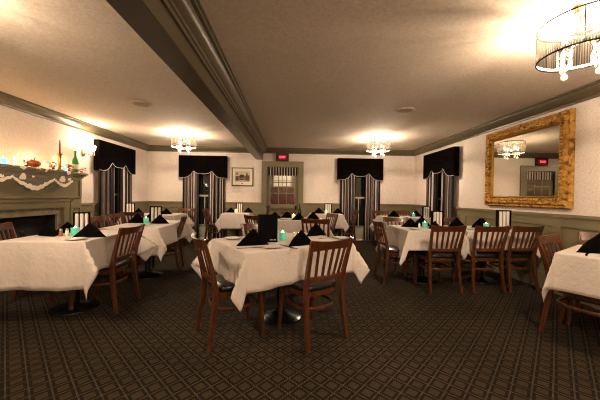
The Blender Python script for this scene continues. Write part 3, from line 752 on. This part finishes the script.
# ------------------------------------------------------------------ tables with cloths
TZ = .765
def table(name, cx, cy, L, W, rot, lab, clab, drop=.30, seed=0, drops=None, fo=None, flip=None, lob_=None):
    o = thing('dining_table', lab, 'table', (cx, cy, 0), rot, 'cloth-covered dining tables')
    bm = BM(); box(bm, -L/2+.004, L/2-.004, -W/2+.004, W/2-.004, TZ-.03, TZ-.003, .004); obj('tabletop', bm, M_wood, o)
    for k, px in enumerate([0] if L < 1.2 else [-L*.25, L*.25]):
        bm = BM(); lathe(bm, [(.045, .06), (.038, .10), (.038, .66), (.10, .70), (.16, .735)], 20, (px, 0, 0)); obj('pedestal_column', bm, M_blackm, o, smooth=True)
        bm = BM(); lathe(bm, [(.20, 0), (.21, .006), (.207, .018), (.17, .035), (.10, .05), (.06, .07)], 36, (px, 0, 0)); obj('pedestal_base', bm, M_blackm, o, smooth=True)
    # cloth
    rnd = random.Random(seed); a, b = L/2, W/2; fl = .02
    dr = drops or (drop, drop, drop, drop)   # -x, +x, -y, +y
    def lines(h, d0, d1):
        s = [-h-d0*k/10 for k in range(10, 0, -1)]+[-h-.012, -h-.004, -h+.006]
        m_ = max(8, int(2*h/.045)); s += [-h+.006+(2*h-.012)*k/m_ for k in range(1, m_)]
        s += [h-.006, h+.004, h+.012]+[h+d1*k/10 for k in range(1, 11)]; return sorted(s)
    X, Y = lines(a, dr[0], dr[1]), lines(b, dr[2], dr[3])
    ph = [rnd.uniform(0, 6) for _ in range(8)]; tw = [rnd.uniform(-.35, .35) for _ in range(4)]; fo_ = [fo or rnd.uniform(.16, .27) for _ in range(4)]
    lobe = [lob_ or rnd.uniform(.34, .5) for _ in range(4)]
    def pos(x, y):
        ex = max(0, abs(x)-a); ey = max(0, abs(y)-b); sx = 1 if x > 0 else -1; sy = 1 if y > 0 else -1
        if ex == 0 and ey == 0: return (x, y, 0)
        def side(e, s, k):   # outward offset along an edge
            q = e/drop; return .004+fl*q**.8+q*(.012*math.sin(s*11+ph[k])+.007*math.sin(s*25+ph[k+1]))
        if ey == 0:
            of = side(ex, y, 0 if sx > 0 else 2); return (sx*(a+of), y, -math.sqrt(max(0, ex*ex-of*of*.5)))
        if ex == 0:
            of = side(ey, x, 4 if sy > 0 else 6); return (x, sy*(b+of), -math.sqrt(max(0, ey*ey-of*of*.5)))
        r = math.hypot(ex, ey); phi = math.atan2(ey, ex); ci = (sx > 0)*2+(sy > 0)
        ox = side(r, sy*b, 0 if sx > 0 else 2)*math.cos(phi)**1.0; oy = side(r, sx*a, 4 if sy > 0 else 6)*math.sin(phi)**1.0
        side_x = not (flip and ci in flip); p_ = phi if side_x else PI/2-phi      # the spare cloth falls in one soft lobe beside the corner
        lob = lobe[ci]*r*math.exp(-((math.degrees(p_)-24)/15)**2)*min(1, p_/R(14))
        dip = fo_[ci]*.55*r*math.sin(2*phi)**1.5
        dl = R(30) if side_x else R(60)
        ox += lob*math.cos(dl)+dip*.7; oy += lob*math.sin(dl)+dip*.7
        of2 = min(ox*ox+oy*oy, r*r*.6)
        return (sx*(a+ox), sy*(b+oy), -math.sqrt(max(0, r*r-of2)))
    bm = BM(); g = [[bm.verts.new(pos(x, y)) for y in Y] for x in X]
    for i in range(len(X)-1):
        for j in range(len(Y)-1): bm.faces.new((g[i][j], g[i+1][j], g[i+1][j+1], g[i][j+1]))
    me = bpy.data.meshes.new('tablecloth'); bm.to_mesh(me); bm.free(); me.materials.append(M_cloth)
    for p in me.polygons: p.use_smooth = True
    c = bpy.data.objects.new('tablecloth', me); C.objects.link(c); c.location = (cx, cy, TZ+.001); c.rotation_euler = (0, 0, rot)
    md = c.modifiers.new('thick', 'SOLIDIFY'); md.thickness = .0015; md.offset = 1
    tag(c, clab, 'tablecloth', 'white tablecloths')
    return o
e = R(32.5)
def from_corner(x, y, L, W, rot):   # near-left corner -> centre
    return (x+math.cos(rot)*L/2-math.sin(rot)*W/2, y+math.sin(rot)*L/2+math.cos(rot)*W/2)
cx, cy = from_corner(-.33, 2.09, 1.10, .82, e)
table('T6', cx, cy, 1.10, .82, e, 'dining table in the middle nearest the camera, dark round base showing', 'white cloth on the middle table nearest the camera', seed=3)
table('T1', -2.24, 2.95, .74, .84, R(2), 'dining table in front of the fireplace', 'white cloth on the table in front of the fireplace', seed=5, drops=(.36, .30, .43, .30), lob_=.6)
table('T2', -2.09, 4.12, .70, 1.16, R(5), 'second dining table on the left, behind the fireplace table', 'white cloth on the second table on the left', seed=8, drops=(.27, .27, .34, .3))
table('T3', -2.98, 6.22, 1.02, .74, R(0), 'dining table in the back left corner', 'white cloth on the back left corner table', seed=9)
table('T4', -1.34, 7.05, .64, .62, 0, 'dining table at the back wall, left of the door', 'white cloth on the back table below the framed picture', seed=10, drops=(.28, .27, .38, .25))
table('T5', .08, 5.28, 1.08, .78, 0, 'dining table in front of the glazed door', 'white cloth on the table in front of the door', seed=11)
table('T7', .90, 7.05, .78, .62, 0, 'dining table at the back wall, right of the door', 'white cloth on the back table right of the door', seed=12, drops=(.28, .30, .35, .25))
table('T9', 2.62, 6.22, 1.06, .66, 0, 'dining table in the back right corner', 'white cloth on the back right corner table', seed=13)
table('T10a', 1.93, 3.96, .74, .74, 0, 'left of two dining tables set in a row on the right', 'white cloth on the left of the two joined right tables', seed=14, drops=(.40, .33, .26, .28), lob_=.28)
table('T10b', 2.80, 3.96, .86, .74, 0, 'right of two dining tables set in a row below the mirror', 'white cloth on the right one of the joined tables below the mirror', seed=15, drops=(.30, .25, .25, .28))
cx, cy = 2.18+math.cos(e)*.38+math.sin(e)*.41, 2.19+math.sin(e)*.38-math.cos(e)*.41
table('T11', cx, cy, .76, .82, e, 'dining table cut off by the right picture edge', 'white cloth on the table at the right picture edge', seed=16, lob_=.18)

# ------------------------------------------------------------------ table settings
SZ = TZ+.0035
def napkin_bm():
    bm = BM(); n = 8
    L, Rr, A, B, F = Vector((-.135, -.02, 0)), Vector((.135, -.02, 0)), Vector((0, -.01, .135)), Vector((0, .12, 0)), Vector((0, -.035, 0))
    def tri(p, q, r, bul, nrm):
        idx = {}
        for i in range(n+1):
            for j in range(n+1-i):
                u, v = i/n, j/n; w = 1-u-v; d = 27*u*v*w*bul
                idx[i, j] = bm.verts.new(p*w+q*u+r*v+Vector(nrm)*d)
        for i in range(n):
            for j in range(n-i):
                bm.faces.new((idx[i, j], idx[i+1, j], idx[i, j+1]))
                if i+j < n-1: bm.faces.new((idx[i+1, j], idx[i+1, j+1], idx[i, j+1]))
    tri(L, B, A, .014, (-.6, .4, .6)); tri(Rr, B, A, .014, (.6, .4, .6))
    tri(L, F, A, .006, (-.2, -1, .2)); tri(Rr, F, A, .006, (.2, -1, .2))
    bmesh.ops.remove_doubles(bm, verts=bm.verts, dist=.0005)
    return bm
np_ = None
def napkin(x, y, a, lab, s=1.0):
    global np_
    if np_ is None:
        np_ = obj('folded_napkin', napkin_bm(), M_nap, None, smooth=True); o = np_
    else: o = np_.copy(); C.objects.link(o)
    o.location = (x, y, SZ+.0005); o.rotation_euler = (0, 0, R(a)); o.scale = (s, s, s)
    tag(o, lab, 'napkin', 'black folded napkins on the tables'); return o
pl_ = None
def plate(x, y, lab, s=1.0):
    global pl_
    if pl_ is None:
        bm = BM(); lathe(bm, [(.04, 0), (.045, .003), (.082, .012), (.084, .014), (.08, .0145), (.05, .007), (.001, .006)], 36); pl_ = obj('side_plate', bm, M_china, None, smooth=True); o = pl_
    else: o = pl_.copy(); C.objects.link(o)
    o.location = (x, y, SZ); o.scale = (s, s, s); tag(o, lab, 'plate', 'white side plates')
vt = None
def votive(x, y, lab, clear=False):
    global vt
    if vt is None or clear:
        o = thing('glass_votive', lab, 'candle', (x, y, SZ), 0, 'glowing glass votives on the tables')
        bm = BM(); r = .036; lathe(bm, [(r*.8, 0), (r*.95, .006), (r*1.08, .03), (r*1.02, .055), (r*1.12, .078), (r*1.05, .078), (r*.9, .05)], 16); obj('glass_cup', bm, M_clearv if clear else M_teal, o, smooth=True)
        bm = BM(); lathe(bm, [(.003, .05), (.014, .06), (.016, .072), (.006, .09), (.001, .10)], 8); obj('flame', bm, M_flame, o, smooth=True)
        if not clear: vt = o
    else: dup(vt, (x, y, SZ), random.random(), lab)
mn = None
def menu(x, y, a, lab, s=1.0):
    """tall folded menus standing in a black cover; pages open toward local -Y"""
    global mn
    if mn is None:
        o = thing('menu_stand', lab, 'menu', (x, y, SZ), R(a), 'standing menus on the tables')
        bm = BM(); poly = [(-.088, -.03), (-.080, .03), (.080, .03), (.088, -.03), (.084, -.03), (.077, .026), (-.077, .026), (-.084, -.03)]
        prism(bm, poly, 0, .245); obj('cover', bm, M_menu, o)
        for k in (-1, 0, 1):
            bm = BM(); c = k*.05; pts = []
            for i in range(9):
                th = PI*i/8; pts.append((c-.019*math.cos(th), -.012-.022*math.sin(th)))
            poly = pts+[(p[0]*1+(c-p[0])*.12, p[1]+.004) for p in pts[::-1]]
            rr = []
            for z, s_ in ((.001, 1), (.21, 1), (.222, .93), (.23, .7)): rr.append([(c+(px-c)*s_, py, z) for px, py in poly])
            loft(bm, rr); obj('menu_page', bm, M_paper, o, smooth=True)
        bm = BM()
        for i in range(9):
            if i == 4: continue
            box(bm, -.070+i*.0062, -.066+i*.0062, .030, .0308, .018, .024+(.002 if i % 3 else 0))
        obj('printed_line', bm, M_paper, o)
        mn = o
    else: o = dup(mn, (x, y, SZ), R(a), lab)
    o.scale = (s, s, s); return o
kn = None
def cutlery(x, y, a, lab, name='table_knife'):
    bm = BM()
    if name == 'table_knife':
        prism(bm, [(-.006, -.11), (.006, -.11), (.005, 0), (.009, .02), (.008, .09), (0, .115), (-.005, .09), (-.005, 0)], 0, .003)
    else:
        prism(bm, [(-.007, -.10), (.007, -.10), (.003, -.03), (.003, .03), (.010, .045), (.011, .09), (.008, .09), (.007, .06), (.002, .06), (.001, .09), (-.002, .09), (-.002, .06), (-.007, .06), (-.008, .09), (-.011, .09), (-.010, .045), (-.003, .03), (-.003, -.03)], 0, .003)
    o = obj(name, bm, M_steel, None); o.location = (x, y, SZ); o.rotation_euler = (0, 0, R(a)); tag(o, lab, 'cutlery', 'cutlery on the tables')
def shaker(x, y, m, lab):
    o = thing('shaker', lab, 'shaker', (x, y, SZ), 0, 'salt and pepper shakers')
    bm = BM(); lathe(bm, [(.017, 0), (.019, .004), (.016, .035), (.014, .055)], 12); obj('glass_body', bm, m, o, smooth=True)
    bm = BM(); lathe(bm, [(.0145, .055), (.015, .065), (.008, .075), (.001, .077)], 12); obj('cap', bm, M_chrome, o, smooth=True)

t6 = 'on the middle front table'
napkin(-.33, 2.43, 18, 'large black peaked napkin at the left ' + t6, 1.08); napkin(.09, 2.44, 30, 'black peaked napkin right of the teal votive ' + t6, 1.03); napkin(.28, 3.06, 32, 'black peaked napkin at the far right ' + t6, 1.05)
menu(-.21, 2.60, 5 , 'black menu standing with its plain back to us ' + t6, 1.06).rotation_euler = (0, 0, R(188))
votive(-.075, 2.72, 'teal glass votive beside the black menu ' + t6)
plate(-.15, 2.30, 'white side plate at the front ' + t6); plate(.53, 2.84, 'white side plate at the right end ' + t6); plate(-.57, 2.76, 'white side plate at the left end ' + t6)
cutlery(-.33, 2.29, -70, 'long knife at the front left ' + t6); cutlery(-.03, 2.36, 35, 'knife in front of the votive ' + t6); cutlery(0.0, 2.34, 35, 'fork in front of the votive ' + t6, 'table_fork'); cutlery(.38, 2.86, -60, 'fork beside the right plate ' + t6, 'table_fork')
shaker(.04, 2.80, M_salt, 'pale salt shaker behind the right napkin ' + t6); shaker(.08, 2.84, M_amber, 'amber pepper shaker behind the right napkin ' + t6)
t1 = 'on the fireplace table'
napkin(-1.98, 2.80, 12, 'black peaked napkin at the right ' + t1, 1.1); napkin(-2.44, 2.86, -20, 'black peaked napkin at the left ' + t1, .95); napkin(-2.44, 3.10, 40, 'black peaked napkin further back ' + t1, .9)
menu(-2.39, 3.24, 35, 'standing menus with three white pages ' + t1, .88)
votive(-2.22, 2.92, 'teal glass votive ' + t1); shaker(-2.27, 2.88, M_salt, 'pale salt shaker ' + t1); shaker(-2.30, 2.84, M_amber, 'amber pepper shaker ' + t1)
plate(-1.99, 2.63, 'white side plate at the near right corner ' + t1); plate(-2.53, 3.18, 'white side plate far back ' + t1)
t2 = 'on the second table on the left'
napkin(-2.30, 4.24, 0, 'black peaked napkin at the left ' + t2, 1.1); napkin(-1.94, 4.17, 10, 'black peaked napkin at the right ' + t2)
menu(-2.12, 4.42, 20, 'standing menus with three white pages ' + t2); votive(-2.17, 4.22, 'teal glass votive ' + t2); plate(-2.02, 3.95, 'white side plate ' + t2); napkin(-2.28, 4.52, 60, 'black peaked napkin at the far end ' + t2, .9)
t3 = 'on the back left corner table'
napkin(-3.28, 6.08, 0, 'black peaked napkin at the left ' + t3); napkin(-2.72, 6.15, 0, 'black peaked napkin at the right ' + t3); menu(-3.40, 5.97, 20, 'standing white-paged menu ' + t3); napkin(-3.0, 6.4, 0, 'black peaked napkin at the far side ' + t3)
t4 = 'on the back table below the framed picture'
napkin(-1.50, 7.0, 0, 'black peaked napkin at the left ' + t4); napkin(-1.08, 7.1, 0, 'black peaked napkin at the right ' + t4); menu(-1.31, 7.15, 0, 'standing white-paged menu ' + t4); votive(-1.37, 6.98, 'clear glowing votive ' + t4, True)
t5 = 'on the table in front of the door'
napkin(.15, 5.05, 0, 'black peaked napkin at the front ' + t5); napkin(-.07, 5.52, 0, 'black peaked napkin at the far side ' + t5); napkin(.42, 5.22, 20, 'black peaked napkin at the right ' + t5, 1.1)
votive(.06, 5.33, 'clear glowing votive ' + t5, True); plate(-.15, 5.1, 'white side plate ' + t5); napkin(-.30, 5.30, 0, 'half hidden black peaked napkin at the left ' + t5)
bo = thing('wine_bottle', 'dark bottle standing behind the front napkin ' + t5, 'bottle', (.17, 5.22, SZ)); bm = BM(); lathe(bm, [(.034, 0), (.037, .005), (.037, .15), (.03, .18), (.014, .215), (.013, .28), (.015, .282), (.015, .295)], 16); obj('glass_body', bm, M_dkbottle, bo, smooth=True)
t7 = 'on the back table right of the door'
napkin(.72, 7.05, 0, 'black peaked napkin at the left ' + t7, 1.15); napkin(1.22, 7.1, 0, 'black peaked napkin at the right ' + t7, 1.1); menu(.97, 7.15, 0, 'standing white-paged menu ' + t7, 1.05); votive(.90, 6.98, 'clear glowing votive ' + t7, True)
t9 = 'on the back right corner table'
napkin(2.32, 6.15, 0, 'black peaked napkin at the left ' + t9, 1.1); napkin(2.90, 6.3, 0, 'black peaked napkin at the right ' + t9, 1.1); votive(2.78, 6.15, 'teal glass votive ' + t9); menu(3.0, 6.02, 10, 'standing white-paged menu ' + t9)
ta = 'on the left joined table at right'
napkin(1.78, 4.03, -20, 'black peaked napkin at the far left ' + ta); votive(1.98, 4.0, 'teal glass votive ' + ta); napkin(2.05, 3.86, 20, 'black peaked napkin by the votive ' + ta, .85); napkin(2.02, 4.2, 10, 'black peaked napkin at the far side ' + ta, 1.15)
menu(2.16, 4.00, 8, 'standing menus with white pages ' + ta); plate(1.70, 3.70, 'white side plate at the near left corner ' + ta); plate(2.12, 3.72, 'white side plate behind the leftmost chair ' + ta); shaker(1.85, 3.9, M_salt, 'pale salt shaker ' + ta)
tb = 'on the table below the mirror'
napkin(2.50, 4.08, 0, 'black peaked napkin at the left end ' + tb, 1.1); napkin(2.84, 4.05, 0, 'black peaked napkin behind the votive ' + tb, 1.1); votive(2.82, 3.88, 'teal glass votive ' + tb); menu(3.10, 3.92, 2, 'black menu stand with two white pages showing ' + tb, 1.1)
plate(2.95, 3.74, 'white side plate at the front ' + tb); plate(2.53, 3.82, 'white side plate at the left ' + tb); napkin(3.0, 4.22, 0, 'black peaked napkin far back ' + tb)
tc = 'on the table at the right picture edge'
napkin(2.53, 2.18, -15, 'big black peaked napkin ' + tc, 1.25); cutlery(2.37, 2.12, -50, 'knife in front of the napkin ' + tc); cutlery(2.40, 2.15, -50, 'fork in front of the napkin ' + tc, 'table_fork')

# ------------------------------------------------------------------ lights
def plight(loc, power, col=(1, .66, .36), rad=.05):
    d = bpy.data.lights.new('lamp', 'POINT'); d.energy = power; d.color = col; d.shadow_soft_size = rad
    o = bpy.data.objects.new('lamp_light', d); o.location = loc; C.objects.link(o); return o
WARM = (1, .80, .60)
for x, y, p, ro in ((2.05, 1.90, 148, 0), (1.90, 6.0, 150, 10), (-2.30, 6.0, 160, 150), (-2.36, 1.55, 165, 10)):
    for k in range(4):
        a = R(ro)+k*PI/2; plight((x+.13*math.cos(a), y+.13*math.sin(a), H-.158), p*.62/4, WARM, .012)
    plight((x, y, 2.275), p*.36, WARM, .014)
plight((-1.9, -1.4, 2.2), 60, WARM, .15); plight((.9, -.9, 2.2), 128, WARM, .15)     # unseen fill lights added behind the camera to brighten the near tables
plight((XL+.13, 5.27, 2.16), 14, WARM, .04)
for y in (3.0, 3.65, 4.2, 4.75): plight((-3.74, y, 1.66), 2.0, (1, .62, .32), .03)
plight((.1, 8.9, 2.2), 30, (1, .8, .55), .1)
w = bpy.data.worlds.new('World'); bpy.context.scene.world = w; w.use_nodes = True
w.node_tree.nodes['Background'].inputs[0].default_value = (.004, .005, .007, 1); w.node_tree.nodes['Background'].inputs[1].default_value = 1

# ------------------------------------------------------------------ camera
def axes(yaw, pitch, roll):
    cy, sy, cp, sp = math.cos(yaw), math.sin(yaw), math.cos(pitch), math.sin(pitch)
    f = Vector((sy*cp, cy*cp, sp)); r = Vector((cy, -sy, 0)); u = r.cross(f); cr, sr = math.cos(roll), math.sin(roll)
    return r*cr+u*sr, u*cr-r*sr, f
r_, u_, f_ = axes(.0335, -.0132, .0135)
cd = bpy.data.cameras.new('Camera'); cam = bpy.data.objects.new('Camera', cd); C.objects.link(cam)
cd.sensor_width = 36; cd.lens = 275.96*36/600; cd.clip_start = .02
M4 = Matrix((r_, u_, -f_)).transposed().to_4x4(); M4.translation = (0, 0, 1.2004); cam.matrix_world = M4
bpy.context.scene.camera = cam
s = bpy.context.scene
s.view_settings.view_transform = 'Standard'; s.view_settings.look = 'None'; s.view_settings.exposure = 0.36; s.view_settings.gamma = 0.90
s.cycles.use_denoising = True; s.cycles.filter_width = 1.1; s.cycles.max_bounces = 8; s.cycles.diffuse_bounces = 4; s.cycles.glossy_bounces = 4; s.cycles.transparent_max_bounces = 12
s.cycles.sample_clamp_indirect = 4; s.cycles.caustics_reflective = False; s.cycles.caustics_refractive = False
